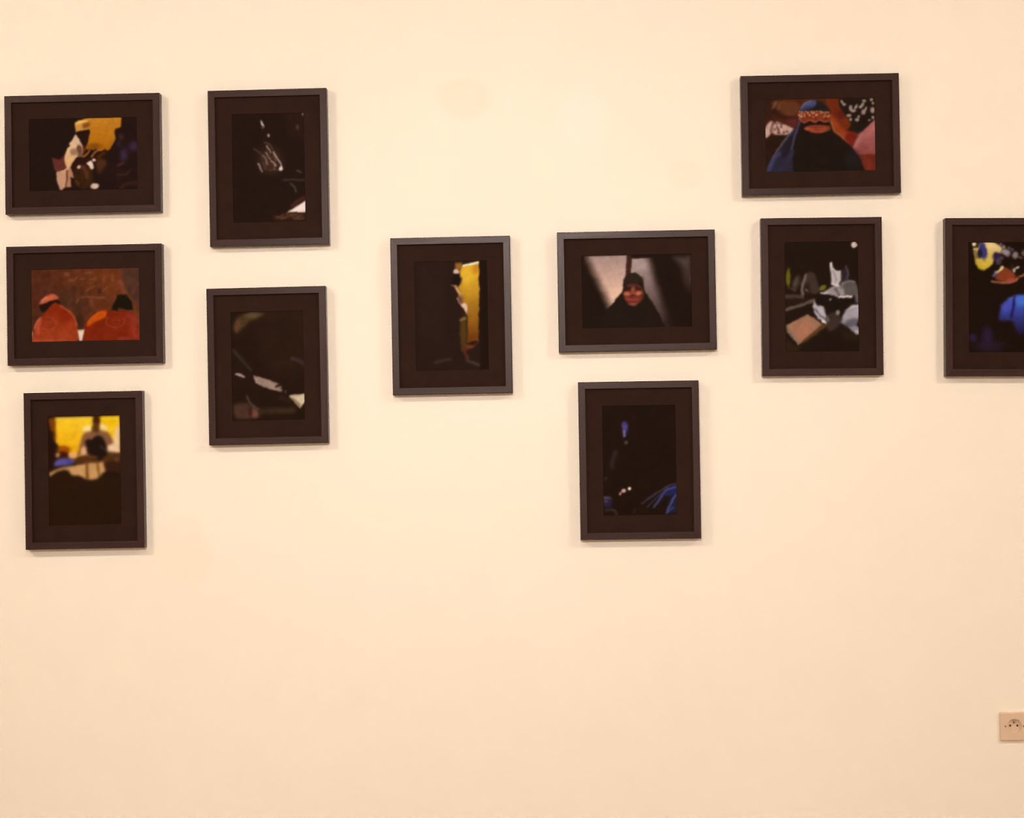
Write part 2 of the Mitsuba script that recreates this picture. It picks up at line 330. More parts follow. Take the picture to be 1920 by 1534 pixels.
def seated_on_stool(d):
    d.P(('g', (252, 202, 40), (246, 172, 18), (700, 120), (600, 850)), [(235, 130), (1475, 95), (1480, 800), (1250, 680), (620, 920), (520, 900), (470, 720), (300, 700), (240, 560)], 12, False)
    d.S((250, 200, 110), [(240, 160), (960, 140)], 26, 14, .7); d.S((252, 190, 0), [(1180, 200), (1400, 250)], 150, 70, .6)
    d.P((242, 196, 146), [(1400, 330), (1480, 230), (1490, 860), (1240, 780), (1235, 650), (1330, 600), (1370, 480)], 34, False)
    d.P((128, 62, 12), [(105, 160), (238, 140), (262, 560), (230, 600), (180, 480)], 18, False)
    d.P((40, 20, 12), [(60, 380), (150, 390), (215, 440), (200, 560), (255, 620), (295, 690), (230, 760), (260, 900), (250, 1100), (60, 1140)], 22)
    d.E((156, 74, 6), 410, 745, 130, 70, 0, .8); d.E((66, 24, 10), 385, 850, 100, 65, 0, .8); d.E((200, 146, 84), 285, 850, 38, 45, 20, 1)
    d.E((238, 172, 108), 580, 860, 90, 60, -10, .8)
    d.E((252, 214, 136), 850, 350, 100, 70, -20, .8); d.E((252, 214, 136), 1160, 320, 100, 60, 30, .8)
    d.P((138, 88, 58), [(950, 330), (1060, 330), (1120, 385), (1250, 410), (1320, 520), (1350, 630), (1240, 690), (1200, 880), (1000, 900), (840, 880), (790, 720), (730, 820), (655, 920), (690, 760), (730, 600), (790, 440), (930, 390)], 22)
    d.E((72, 28, 10), 1030, 195, 72, 95, 0, .5); d.P((88, 52, 20), [(970, 250), (1080, 250), (1070, 400), (1000, 420), (940, 380)], 24)
    d.P((46, 26, 14), [(930, 80), (1110, 75), (1100, 140), (970, 140)], 20, True, .6)
    d.E((228, 166, 122), 785, 780, 60, 95, 10, .8); d.E((240, 196, 156), 1340, 720, 90, 70, 0, .9)
    d.P((36, 21, 15), [(810, 600), (880, 545), (950, 550), (1000, 500), (1080, 475), (1160, 540), (1220, 660), (1230, 780), (1250, 860), (1200, 970), (1080, 960), (1040, 880), (930, 875), (860, 810), (845, 720)], 14)
    d.S((86, 70, 66), [(1110, 690), (1210, 755)], 30, 16, .7)
    d.P((84, 46, 20), [(660, 900), (760, 860), (900, 880), (1100, 960), (1250, 830), (1480, 800), (1490, 1180), (1200, 1200), (1170, 990), (900, 1010), (640, 1010), (560, 950)], 18, False)
    d.E((92, 66, 34), 1340, 830, 110, 35, 10, 1, .7); d.S((66, 24, 16), [(1380, 850), (1480, 840)], 40, 18, .7); d.E((110, 74, 50), 1420, 940, 45, 50, 0, 1, .7); d.P((58, 30, 18), [(1200, 1000), (1500, 990), (1500, 1200), (1210, 1200)], 26)
    d.P((92, 82, 154), [(230, 990), (330, 922), (480, 922), (610, 970), (510, 1040), (350, 1050), (235, 1065)], 18)
    d.E((72, 60, 134), 500, 985, 60, 40, 0, 1, .8)
    d.P((206, 150, 94), [(120, 1200), (350, 1095), (650, 1050), (850, 1010), (1165, 985), (1205, 1180), (1060, 1300), (960, 1330), (850, 1320), (700, 1250), (560, 1240), (480, 1140), (250, 1180), (140, 1270)], 18, False)
    d.P((44, 24, 10), [(190, 1250), (260, 1190), (400, 1140), (500, 1190), (560, 1250), (700, 1270), (740, 1330), (500, 1500), (100, 1500), (100, 1300)], 30, True, .9)
    d.S((108, 60, 10), [(848, 985), (850, 1150), (862, 1300)], 44, 14); d.S((116, 68, 12), [(1045, 975), (1065, 1130), (1088, 1260)], 34, 13)
    d.E((38, 23, 12), 1310, 1240, 190, 75, 0, .5); d.P((44, 25, 13), [(80, 1390), (500, 1320), (760, 1340), (960, 1345), (1130, 1270), (1560, 1280), (1560, 2250), (80, 2250)], 26, False)
    d.P((36, 21, 12), [(1200, 2040), (1560, 2020), (1560, 2250), (1200, 2250)], 60, False, .5)

def listener_in_dark(d):
    d.P((50, 28, 18), [(740, 60), (1000, 60), (1000, 420), (820, 360)], 60, False, .6)
    d.E((66, 42, 32), 560, 690, 140, 150, -20, 1.2, .9)
    for c, pts, w, o in (((104, 78, 64), [(480, 455), (540, 470), (590, 540)], 26, .7), ((172, 136, 118), [(510, 500), (540, 545), (560, 585)], 26, .95), ((168, 130, 112), [(500, 585), (535, 640), (560, 670)], 24, .9),
                         ((160, 122, 104), [(470, 630), (508, 690), (520, 740)], 24, .9), ((190, 150, 130), [(566, 700), (596, 724), (626, 752)], 26, 1), ((120, 84, 68), [(590, 570), (620, 660), (620, 700)], 22, .8),
                         ((200, 164, 148), [(605, 580), (640, 655), (688, 722), (700, 800)], 26, 1), ((186, 158, 144), [(405, 735), (432, 785), (455, 835)], 26, .95), ((80, 54, 42), [(360, 545), (430, 600), (465, 670)], 50, .7),
                         ((88, 56, 44), [(470, 720), (500, 800)], 60, .6), ((140, 100, 84), [(608, 760), (612, 805)], 18, .8), ((96, 62, 46), [(540, 810), (680, 805)], 20, .7)):
        d.S(c, pts, 0.62 * w, 9, o)
    d.E((224, 200, 184), 690, 792, 22, 30, 15, .7)
    d.E((206, 182, 168), 456, 222, 15, 44, -25, .8); d.E((160, 138, 126), 531, 368, 15, 26, 0, .9); d.E((82, 64, 56), 455, 262, 18, 16, 0, 1)
    d.S((66, 50, 46), [(725, 938), (860, 938), (990, 938)], 22, 10, .8); d.S((82, 68, 62), [(820, 990), (865, 1035), (885, 1095)], 20, 10, .8); d.S((88, 72, 66), [(900, 818), (945, 840)], 22, 10, .8)
    d.E((66, 56, 48), 905, 265, 16, 36, -10, 1); d.E((110, 100, 90), 972, 92, 12, 26, 0, 1)
    d.S((80, 38, 28), [(840, 1270), (920, 1210), (990, 1170)], 44, 18, .8)
    d.P((62, 34, 20), [(590, 1410), (780, 1360), (1010, 1362), (1000, 1450), (640, 1455)], 26, False, .9)
    for pts in ([(640, 1420), (720, 1395)], [(700, 1440), (800, 1400), (860, 1420)], [(820, 1380), (900, 1390)], [(860, 1445), (950, 1390)], [(760, 1370), (790, 1365)], [(900, 1440), (980, 1430)]):
        d.S((112, 72, 48), pts, 16, 9, .8)
    d.P((244, 214, 200), [(782, 1348), (1020, 1198), (1020, 1352)], 8, False)

def dim_book(d):
    d.P((46, 27, 16), [(420, 60), (1000, 60), (1000, 800), (700, 900), (420, 600)], 90, True, .7)
    d.P((76, 52, 28), [(88, 300), (110, 180), (230, 95), (470, 80), (400, 150), (300, 185), (230, 250), (150, 330)], 30); d.E((100, 60, 42), 138, 245, 34, 70, 15, 1, .9); d.E((92, 76, 50), 330, 110, 90, 34, -5, 1, .8)
    d.S((60, 48, 42), [(90, 560), (200, 690), (310, 810)], 36, 18, .7)
    d.S((66, 46, 46), [(840, 665), (920, 690), (1000, 740)], 50, 22, .8)
    d.P((156, 126, 110), [(342, 882), (430, 903), (560, 945), (672, 990), (640, 1025), (708, 1055), (702, 1082), (600, 1072), (480, 1030), (368, 975)], 9, False)
    d.S((52, 32, 20), [(630, 1030), (660, 1008), (720, 1015)], 22, 9); d.E((140, 114, 102), 675, 1033, 28, 14, -10, .8)
    d.S((158, 132, 122), [(125, 862), (175, 875), (218, 898)], 30, 9)
    d.E((70, 66, 62), 752, 1090, 14, 26, 0, 1, .8)
    d.S((54, 32, 24), [(690, 1160), (800, 1200)], 60, 26, .6)
    d.P((216, 190, 154), [(800, 1145), (830, 1130), (1010, 1112), (1010, 1200), (940, 1302)], 8, False)
    d.P((142, 116, 82), [(806, 1152), (850, 1166), (952, 1252), (936, 1302)], 9, False); d.S((158, 130, 104), [(835, 1146), (1000, 1142)], 9, 5, .8)
    d.P((76, 48, 36), [(95, 1260), (250, 1240), (405, 1330), (405, 1425), (220, 1440), (110, 1400)], 30); d.E((112, 66, 54), 362, 1368, 40, 60, 0, .9, .9); d.S((84, 68, 58), [(260, 1150), (300, 1235), (410, 1310)], 28, 13, .8); d.E((60, 26, 16), 300, 1340, 25, 60, 0, 1, .8)
    d.P((36, 22, 12), [(210, 1445), (380, 1425), (600, 1420), (600, 1480), (210, 1480)], 18, False, .8)
    d.S((62, 44, 27), [(450, 1340), (640, 1330), (840, 1325)], 70, 34, .8); d.E((34, 22, 11), 960, 1360, 50, 60, 0, 1)

def man_in_doorway(d):
    d.P((46, 29, 21), [(110, 90), (430, 90), (420, 1100), (120, 1000)], 50, False, .6)
    d.P((150, 92, 36), [(570, 90), (650, 85), (660, 140), (610, 190), (570, 180)], 18, False)
    d.P(('g', (222, 164, 42), (110, 56, 14), (740, 260), (780, 1060)), [(655, 130), (870, 100), (880, 400), (872, 700), (868, 1085), (800, 1090), (700, 1130), (715, 1050), (728, 850), (720, 700), (668, 600), (640, 480), (600, 380), (645, 300), (620, 200)], 10, False)
    d.E((232, 178, 50), 720, 270, 80, 110, 0, 1.2, .7); d.E((196, 118, 26), 830, 170, 40, 60, 0, 1, .7)
    d.P((255, 236, 198), [(660, 112), (872, 66), (872, 100), (668, 136)], 7, False)
    d.E((220, 184, 158), 582, 200, 34, 32, 0, .7)
    d.P((32, 16, 14), [(545, 255), (600, 225), (640, 260), (650, 310), (625, 380), (570, 390), (525, 360)], 14)
    d.S((212, 156, 100), [(575, 390), (600, 430), (638, 505)], 32, 11); d.S((140, 96, 74), [(530, 378), (575, 395)], 22, 10, .8); d.S((150, 92, 60), [(630, 510), (655, 560), (660, 610)], 42, 14, .9); d.S((176, 134, 118), [(600, 540), (640, 630)], 22, 9, .8)
    d.P((238, 194, 170), [(638, 632), (690, 600), (722, 665), (712, 750), (690, 690)], 11); d.E((50, 25, 12), 670, 740, 36, 55, -20, .8)
    d.P((86, 56, 20), [(630, 800), (712, 760), (728, 1000), (705, 1210), (650, 1210), (630, 1000)], 20, False, .9); d.S((150, 118, 78), [(640, 820), (690, 795)], 26, 12, .8); d.S((58, 36, 12), [(710, 830), (722, 1000), (712, 1110)], 24, 12, .7)
    d.P((98, 48, 22), [(690, 1130), (760, 1100), (860, 1080), (860, 1110), (760, 1190), (690, 1210)], 22, False, .9); d.E((40, 20, 8), 790, 1110, 60, 20, -10, 1, .9); d.S((104, 62, 44), [(730, 1165), (800, 1160)], 26, 13, .8)
    d.S((88, 38, 24), [(685, 1190), (700, 1250), (725, 1300)], 44, 18, .9)
    d.S((64, 44, 34), [(320, 1358), (420, 1335), (510, 1318)], 40, 18, .8); d.S((68, 54, 46), [(715, 1335), (790, 1365), (870, 1395)], 34, 15, .9)
    d.P((33, 18, 10), [(882, 50), (1010, 50), (1010, 1480), (888, 1480)], 12, False)

def girl_in_black(d):
    d.P(('g', (168, 134, 124), (226, 178, 152), (560, 90), (560, 650)), [(120, 90), (795, 68), (795, 110), (785, 420), (730, 640), (560, 850), (470, 930), (120, 500)], 10, False)
    d.P((34, 19, 12), [(0, 40), (150, 60), (270, 320), (430, 640), (560, 940), (0, 1300)], 100, False)
    d.P((64, 33, 25), [(800, 60), (872, 66), (856, 420), (780, 420)], 9, False)
    d.P(('g', (168, 140, 132), (56, 36, 33), (930, 300), (1400, 1130)), [(878, 120), (1200, 110), (1400, 500), (1620, 1230), (1340, 1230), (1060, 640), (1000, 420), (858, 380)], 9, False)
    d.P((34, 19, 12), [(1110, 40), (1700, 30), (1830, 700), (1840, 1300), (1520, 1300), (1380, 900), (1240, 500)], 90, False)
    d.P((36, 20, 13), [(866, 30), (1180, 30), (1180, 105), (866, 122)], 10, False)
    d.P((84, 66, 60), [(1540, 110), (1795, 95), (1795, 480), (1700, 300)], 70, False, .9); d.E((66, 46, 42), 1740, 430, 80, 200, -15, 1.2, .6)
    d.P((35, 22, 15), [(430, 1260), (490, 950), (540, 870), (640, 745), (728, 625), (745, 470), (800, 385), (880, 350), (960, 362), (1040, 440), (1062, 580), (1110, 680), (1200, 810), (1290, 970), (1345, 1100), (1350, 1260)], 10)
    d.E((46, 34, 24), 920, 440, 120, 70, 10, 1, .9); d.E((52, 30, 26), 800, 470, 50, 90, 10, 1, .7)
    d.P((118, 50, 34), [(745, 620), (800, 545), (900, 535), (1000, 550), (1045, 620), (1050, 700), (1010, 790), (940, 855), (880, 860), (810, 820), (755, 720)], 20)
    d.E((84, 46, 38), 890, 550, 90, 34, 0, 1, .9); d.E((52, 26, 18), 815, 596, 66, 34, -8, .9); d.E((66, 28, 20), 970, 598, 62, 32, 8, .9); d.E((40, 20, 14), 770, 590, 30, 50, 0, 1, .8)
    d.S((150, 76, 50), [(898, 600), (890, 680)], 56, 20, .9); d.E((82, 32, 22), 882, 704, 52, 18, 0, .9); d.E((186, 98, 70), 798, 678, 48, 30, 10, 1); d.E((182, 98, 72), 982, 668, 54, 30, -10, 1)
    d.E((146, 60, 46), 890, 765, 92, 30, 0, 1, .9); d.E((102, 36, 28), 890, 795, 74, 13, 0, 1, .9); d.E((92, 36, 26), 890, 742, 60, 9, 0, 1, .7); d.E((134, 76, 64), 890, 838, 58, 20, 0, 1, .8)
    d.E((96, 40, 28), 1030, 720, 30, 70, 10, 1, .7)

def blue_cloth(d):
    d.P((78, 68, 136), [(322, 320), (350, 285), (388, 320), (378, 400), (355, 462), (338, 440)], 22); d.E((80, 54, 104), 338, 325, 22, 46, 0, 1, .8); d.S((130, 122, 160), [(345, 400), (345, 460)], 24, 11, .8); d.E((84, 66, 50), 368, 546, 24, 20, 0, .9)
    d.S((54, 38, 38), [(235, 670), (195, 780), (185, 860)], 50, 24, .8)
    d.E((202, 154, 144), 335, 1162, 30, 22, -15, .7); d.E((166, 118, 108), 292, 1198, 15, 26, 20, .8); d.E((242, 216, 202), 412, 1136, 23, 20, -20, .7)
    d.E((84, 78, 92), 120, 1258, 55, 24, 5, 1); d.E((44, 34, 64), 130, 1320, 60, 60, 0, 1.2, .9); d.E((80, 62, 58), 108, 1298, 28, 13, 0, 1); d.S((62, 48, 46), [(110, 1410), (220, 1415), (245, 1475)], 26, 13, .8); d.E((70, 40, 32), 105, 1005, 26, 20, 0, 1.2, .6)
    d.P((36, 36, 78), [(740, 1330), (830, 1190), (890, 1120), (1010, 1065), (1030, 1120), (1030, 1210), (940, 1380), (885, 1455), (880, 1400), (960, 1220), (860, 1225), (770, 1340)], 24, False)
    d.P((40, 36, 66), [(930, 1330), (1030, 1200), (1030, 1440), (900, 1450)], 30, False, .8)
    for c, pts, w in (((90, 80, 102), [(565, 1325), (700, 1232), (830, 1145), (920, 1095), (1020, 1068)], 20), ((64, 58, 98), [(640, 1368), (760, 1250), (870, 1155), (920, 1125)], 26), ((92, 90, 130), [(718, 1375), (800, 1262), (880, 1155), (1020, 1108)], 28),
                      ((90, 92, 136), [(888, 1445), (930, 1340), (1010, 1205)], 32), ((62, 68, 118), [(905, 1430), (970, 1370)], 30), ((60, 46, 42), [(482, 1385), (468, 1440)], 20), ((52, 40, 72), [(640, 1250), (740, 1190)], 24)):
        d.S(c, pts, 0.55 * w, 9, .85)

def beaded_cap(d):
    d.E((54, 28, 18), 90, 220, 150, 240, 0, 1.2); d.P((98, 52, 28), [(150, 180), (240, 130), (560, 150), (600, 300), (430, 375), (300, 290)], 30); d.S((126, 82, 60), [(220, 140), (170, 245)], 30, 15, .7); d.S((124, 76, 52), [(300, 160), (250, 260)], 26, 13, .7)
    d.S((52, 24, 17), [(170, 300), (330, 390), (540, 430)], 70, 34, .9); d.P((88, 36, 32), [(380, 440), (600, 410), (570, 540), (490, 560)], 26, True, .9)
    d.P((44, 24, 15), [(30, 690), (440, 680), (200, 1010), (30, 1280)], 16, False)
    d.P((112, 42, 18), [(1030, 90), (1250, 90), (1270, 250), (1400, 400), (1440, 520), (1570, 700), (1500, 880), (1300, 740), (1160, 680), (1080, 440)], 24, False); d.E((80, 26, 14), 1280, 340, 110, 70, 0, 1.2, .7)
    d.S((160, 62, 24), [(1150, 460), (1230, 590), (1320, 650)], 130, 55, .9); d.S((160, 88, 56), [(1120, 470), (1170, 610), (1260, 690), (1400, 790)], 34, 16, .9); d.E((118, 28, 22), 1450, 740, 90, 90, 0, 1, .9)
    d.P((38, 24, 18), [(1240, 70), (1860, 60), (1860, 430), (1600, 660), (1400, 600), (1450, 500), (1380, 380), (1265, 230)], 18, False)
    for x, y, rx, ry, r in ((1300, 140, 20, 36, -25), (1335, 185, 30, 22, 10), (1440, 240, 28, 46, 0), (1480, 284, 46, 26, 10), (1530, 220, 22, 48, 25), (1630, 190, 26, 48, 35), (1660, 122, 34, 22, 5), (1780, 102, 28, 24, 0), (1805, 160, 22, 22, 0),
                            (1800, 275, 38, 48, 0), (1648, 305, 32, 42, 15), (1688, 255, 18, 40, 20), (1410, 360, 36, 26, -15), (1440, 425, 22, 26, 0), (1545, 430, 36, 26, -15), (1575, 380, 20, 24, 0), (1600, 225, 26, 20, 0), (1805, 395, 22, 28, 0), (1745, 440, 24, 16, 0)):
        d.E((164, 140, 122), x, y, rx, ry, r, .9, .92)
    d.P(('g', (178, 102, 96), (138, 66, 64), (1740, 560), (1700, 980)), [(1860, 400), (1860, 1020), (1740, 1000), (1560, 1015), (1468, 890), (1600, 655), (1740, 520)], 14, False); d.S((178, 116, 108), [(1600, 680), (1530, 850)], 60, 28, .7); d.E((134, 68, 60), 1655, 925, 80, 70, 0, 1.8, .8)
    d.P((108, 40, 24), [(1560, 1020), (1760, 990), (1860, 1000), (1860, 1290), (1690, 1280)], 18, False); d.E((126, 44, 30), 1750, 1180, 50, 110, 0, 1.2, .8)
    d.P((200, 160, 144), [(40, 580), (120, 460), (180, 480), (160, 600), (100, 700), (40, 720)], 16); d.P((198, 156, 140), [(165, 600), (215, 470), (300, 490), (400, 530), (505, 590), (430, 672), (190, 668)], 16)
    r = random.Random(4)
    for _ in range(16):
        d.E((112, 62, 58), r.uniform(180, 420), r.uniform(480, 660), r.uniform(12, 30), r.uniform(10, 20), r.uniform(0, 90), 1, .85)
    d.S((90, 46, 44), [(165, 480), (130, 620)], 26, 12, .8)
    d.P((34, 22, 15), [(40, 1320), (130, 1130), (220, 980), (330, 830), (450, 660), (560, 540), (640, 450), (1100, 460), (1150, 620), (1290, 725), (1465, 890), (1600, 1080), (1690, 1320)], 11, False)
    d.P((45, 38, 52), [(60, 1300), (150, 1110), (260, 930), (420, 700), (560, 530), (640, 460), (570, 640), (520, 800), (490, 1000), (505, 1320)], 14, False); d.P((34, 24, 26), [(300, 960), (440, 720), (500, 760), (440, 950), (350, 1060)], 24, True, .7)
    d.S((100, 86, 94), [(110, 1190), (220, 965), (400, 720), (480, 630)], 24, 11, .9); d.S((62, 62, 98), [(95, 1260), (180, 1080), (265, 985)], 60, 26, .9); d.S((80, 70, 88), [(475, 910), (530, 690), (605, 470)], 24, 11, .85); d.S((48, 44, 70), [(430, 1080), (490, 960)], 60, 28, .7)
    d.E((37, 29, 30), 1470, 1080, 120, 150, -35, 1.1, .8)
    d.P((37, 29, 26), [(600, 290), (650, 190), (760, 130), (860, 115), (980, 150), (1080, 240), (1100, 310), (850, 300), (700, 310)], 11); d.P((70, 74, 110), [(612, 275), (650, 195), (760, 130), (862, 118), (868, 190), (800, 235), (690, 272)], 16); d.S((110, 102, 114), [(625, 240), (690, 165), (790, 125)], 24, 12, .8); d.E((54, 42, 74), 720, 240, 90, 26, -10, 1, .6)
    d.P((128, 54, 28), [(570, 330), (620, 300), (850, 285), (1090, 300), (1125, 360), (1110, 440), (1050, 470), (990, 470), (930, 440), (860, 475), (770, 440), (700, 495), (630, 460), (590, 400)], 10, False)
    for _ in range(26):
        d.E((96, 34, 22), r.uniform(620, 1090), r.uniform(350, 440), r.uniform(14, 26), r.uniform(10, 16), r.uniform(0, 90), 1, .6)
    for x in range(600, 1110, 48):
        d.E((212, 172, 146), x + r.uniform(-8, 8), 303 + r.uniform(-10, 8), 11, 11, 0, 1, .95)
    for _ in range(22):
        d.E((214, 150, 118), r.uniform(590, 1100), r.uniform(325, 385), 13, 10, r.uniform(0, 90), 1, .85)
    for x in (600, 625, 640):
        d.E((220, 160, 130), x, r.uniform(350, 400), 13, 20, 0, 1, .8)
    d.S((190, 110, 80), [(600, 410), (640, 462), (705, 490), (770, 440), (860, 472), (930, 440), (1000, 470), (1080, 462)], 14, 8, .8)
    d.P((38, 17, 13), [(680, 500), (780, 455), (860, 490), (940, 455), (1000, 485), (1090, 480), (1080, 560), (900, 530), (720, 560)], 14, False)
    d.P((156, 66, 42), [(680, 580), (760, 530), (900, 520), (1040, 530), (1100, 560), (1050, 620), (920, 648), (790, 630)], 16); d.E((104, 40, 26), 880, 555, 130, 12, 0, 1, .7); d.E((190, 88, 60), 740, 575, 46, 22, 0, 1, .7); d.E((112, 42, 26), 890, 595, 60, 16, 0, 1, .7); d.E((170, 70, 45), 900, 620, 100, 16, 0, 1, .6); d.E((110, 58, 28), 1075, 570, 36, 50, 0, 1, .7)

def white_robe_and_book(d):
    d.E((214, 190, 174), 928, 95, 34, 40, 10, .6); d.E((196, 168, 154), 960, 98, 18, 16, 0, .9)
    d.E((100, 92, 22), 90, 515, 30, 110, 0, .9); d.E((66, 48, 38), 190, 590, 46, 100, 15, 1); d.S((92, 76, 66), [(170, 620), (200, 520)], 24, 12, .7); d.S((84, 66, 40), [(110, 650), (180, 680)], 24, 12, .6)
    d.P((66, 48, 39), [(255, 740), (265, 560), (320, 462), (410, 462), (470, 600), (485, 680), (440, 720), (300, 720)], 16); d.E((40, 24, 16), 330, 670, 40, 90, 0, 1, .7); d.S((128, 112, 102), [(278, 750), (268, 630), (320, 480)], 26, 12, .85); d.E((92, 78, 70), 325, 675, 18, 16, 0, 1)
    d.S((76, 57, 46), [(60, 762), (160, 760), (265, 768)], 54, 12, .9); d.S((102, 82, 70), [(65, 928), (240, 875), (420, 805)], 40, 10, .9); d.P((44, 28, 18), [(60, 780), (280, 790), (420, 780), (240, 850), (60, 890)], 14, False, .7)
    d.E((112, 100, 32), 530, 645, 50, 26, -30, .8)
    d.P(('g', (198, 180, 172), (190, 174, 168), (650, 350), (740, 600)), [(618, 330), (640, 315), (662, 380), (690, 420), (768, 432), (770, 520), (742, 600), (700, 642), (640, 590), (630, 460)], 9, False); d.S((140, 126, 138), [(660, 440), (700, 520), (690, 570)], 26, 12, .7); d.E((222, 206, 204), 634, 350, 16, 32, 0, .8)
    d.P((94, 80, 76), [(770, 560), (870, 550), (940, 560), (990, 680), (985, 740), (820, 745), (740, 700)], 14, False); d.P((52, 40, 48), [(780, 430), (850, 365), (870, 470), (850, 560), (770, 560)], 16, False, .8); d.S((104, 92, 106), [(830, 370), (850, 440), (840, 530)], 18, 9, .6); d.S((156, 142, 146), [(780, 600), (860, 560), (930, 565)], 22, 11, .6)
    d.P((156, 138, 134), [(495, 716), (640, 640), (720, 600), (790, 650), (810, 735), (740, 770), (640, 745)], 11, False); d.S((60, 48, 56), [(690, 660), (730, 720), (740, 760)], 20, 10, .7); d.S((222, 202, 198), [(650, 600), (730, 615)], 30, 10, .9); d.S((210, 192, 190), [(505, 712), (590, 712)], 20, 9, .9); d.S((62, 50, 58), [(700, 650), (780, 650)], 12, 7, .5)
    d.P((116, 102, 106), [(940, 740), (1000, 720), (1000, 840), (950, 830)], 16, False, .8)
    d.P((186, 170, 172), [(418, 815), (450, 850), (545, 888), (575, 990), (580, 1112), (470, 1045), (415, 965), (403, 880)], 10, False); d.S((92, 80, 92), [(430, 925), (500, 1000), (570, 1055)], 24, 11, .85); d.E((226, 208, 204), 548, 1082, 30, 22, 40, .9)
    d.P((33, 21, 15), [(440, 790), (500, 730), (620, 735), (680, 780), (760, 772), (930, 772), (945, 830), (830, 905), (790, 1000), (720, 930), (660, 1000), (590, 900), (560, 870), (480, 872)], 13, False); d.E((150, 130, 120), 630, 800, 20, 12, -20, 1, .8)
    d.P((232, 210, 200), [(738, 752), (900, 742), (902, 772), (735, 776)], 8, False)
    d.P(('g', (182, 166, 168), (142, 130, 136), (900, 900), (900, 1150)), [(752, 1085), (825, 930), (890, 872), (1010, 855), (1010, 1000), (950, 1120), (1010, 1170), (1010, 1245), (900, 1195), (850, 1140)], 12, False); d.E((92, 82, 90), 890, 1095, 90, 46, -20, 1, .9); d.S((130, 118, 130), [(830, 950), (960, 910)], 20, 10, .5); d.E((216, 198, 186), 965, 1218, 34, 26, 20, .9)
    d.P((64, 48, 42), [(590, 1010), (700, 960), (775, 1050), (720, 1150), (600, 1190)], 22, True, .9); d.E((140, 124, 112), 725, 960, 26, 32, 15, .9); d.S((150, 132, 130), [(595, 1010), (598, 1070)], 16, 8, .7)
    d.P((48, 32, 18), [(760, 1180), (990, 1240), (990, 1330), (800, 1300)], 40, False, .8)
    d.P((100, 66, 32), [(520, 1108), (590, 1130), (300, 1340), (220, 1372)], 18, False, .9)
    d.P(('g', (150, 110, 84), (172, 112, 84), (330, 1000), (250, 1280)), [(62, 1125), (338, 985), (525, 1108), (222, 1372)], 10, False); d.P((150, 116, 94), [(62, 1140), (110, 1160), (240, 1330), (222, 1376), (75, 1220)], 13, False, .85); d.E((188, 116, 88), 300, 1150, 130, 90, -30, 1.2, .5)
    d.P((56, 38, 22), [(62, 1290), (150, 1380), (250, 1400), (220, 1470), (50, 1470)], 34, False, .7)

def yellow_scarf(d):
    d.P(('g', (232, 196, 132), (206, 168, 44), (300, 100), (230, 400)), [(100, 140), (150, 130), (200, 70), (290, 50), (390, 75), (470, 140), (450, 210), (385, 200), (350, 330), (290, 390), (225, 425), (150, 370), (118, 220)], 13)
    d.E((62, 54, 108), 225, 170, 52, 115, -8, .6); d.E((34, 24, 46), 185, 210, 30, 66, 0, .9, .9); d.E((232, 210, 158), 115, 88, 30, 28, 0, .7); d.S((60, 40, 30), [(150, 110), (160, 60)], 34, 14, .8); d.S((72, 44, 20), [(130, 170), (150, 270)], 20, 10, .7)
    d.E((48, 30, 62), 410, 255, 55, 60, 0, 1); d.E((92, 68, 92), 430, 310, 40, 40, 0, 1, .7)
    for x, y, rx, ry, c in ((520, 195, 56, 44, (170, 148, 154)), (640, 230, 38, 40, (146, 126, 130)), (490, 122, 24, 22, (160, 130, 118)), (455, 88, 18, 22, (118, 92, 102)), (560, 140, 24, 16, (90, 70, 80)), (470, 270, 24, 20, (96, 66, 66)), (700, 258, 40, 14, (98, 62, 50)), (600, 160, 20, 20, (84, 64, 74)), (760, 200, 40, 40, (120, 100, 104))):
        d.E(c, x, y, rx, ry, 20, 1, .9)
    d.P((136, 58, 32), [(385, 510), (470, 420), (520, 382), (560, 410), (630, 470), (650, 540), (560, 582), (450, 565)], 15); d.S((236, 208, 138), [(395, 458), (482, 384)], 32, 10); d.S((120, 104, 152), [(366, 496), (405, 452)], 26, 11, .9); d.S((176, 112, 76), [(335, 562), (450, 584), (600, 574), (690, 510), (760, 470)], 26, 11, .85); d.E((172, 72, 62), 590, 550, 56, 26, 0, 1, .8); d.S((70, 26, 14), [(640, 490), (700, 520)], 24, 12, .7)
    d.E((212, 196, 186), 624, 418, 20, 28, 25, .9); d.E((190, 172, 162), 668, 384, 26, 16, -20, .9); d.E((84, 50, 36), 600, 400, 30, 60, 0, 1, .4)
    d.P(('g', (74, 98, 208), (38, 28, 66), (700, 760), (660, 1200)), [(430, 1040), (465, 890), (560, 782), (700, 735), (850, 760), (960, 900), (950, 1100), (820, 1230), (680, 1220), (600, 1070), (500, 1070)], 26); d.E((80, 80, 186), 520, 900, 60, 70, 30, 1.2, .7); d.E((74, 120, 206), 720, 820, 70, 60, 0, 1.2, .7)
    d.S((36, 26, 82), [(628, 765), (612, 880), (592, 1020)], 32, 12, .95); d.S((120, 110, 130), [(560, 795), (620, 770)], 14, 8, .6)
    d.E((46, 30, 54), 280, 1280, 70, 130, 0, 1.2, .9); d.E((48, 31, 58), 100, 1285, 50, 50, 0, 1.2, .9); d.E((44, 27, 40), 300, 1390, 190, 70, 0, 1.2, .8)

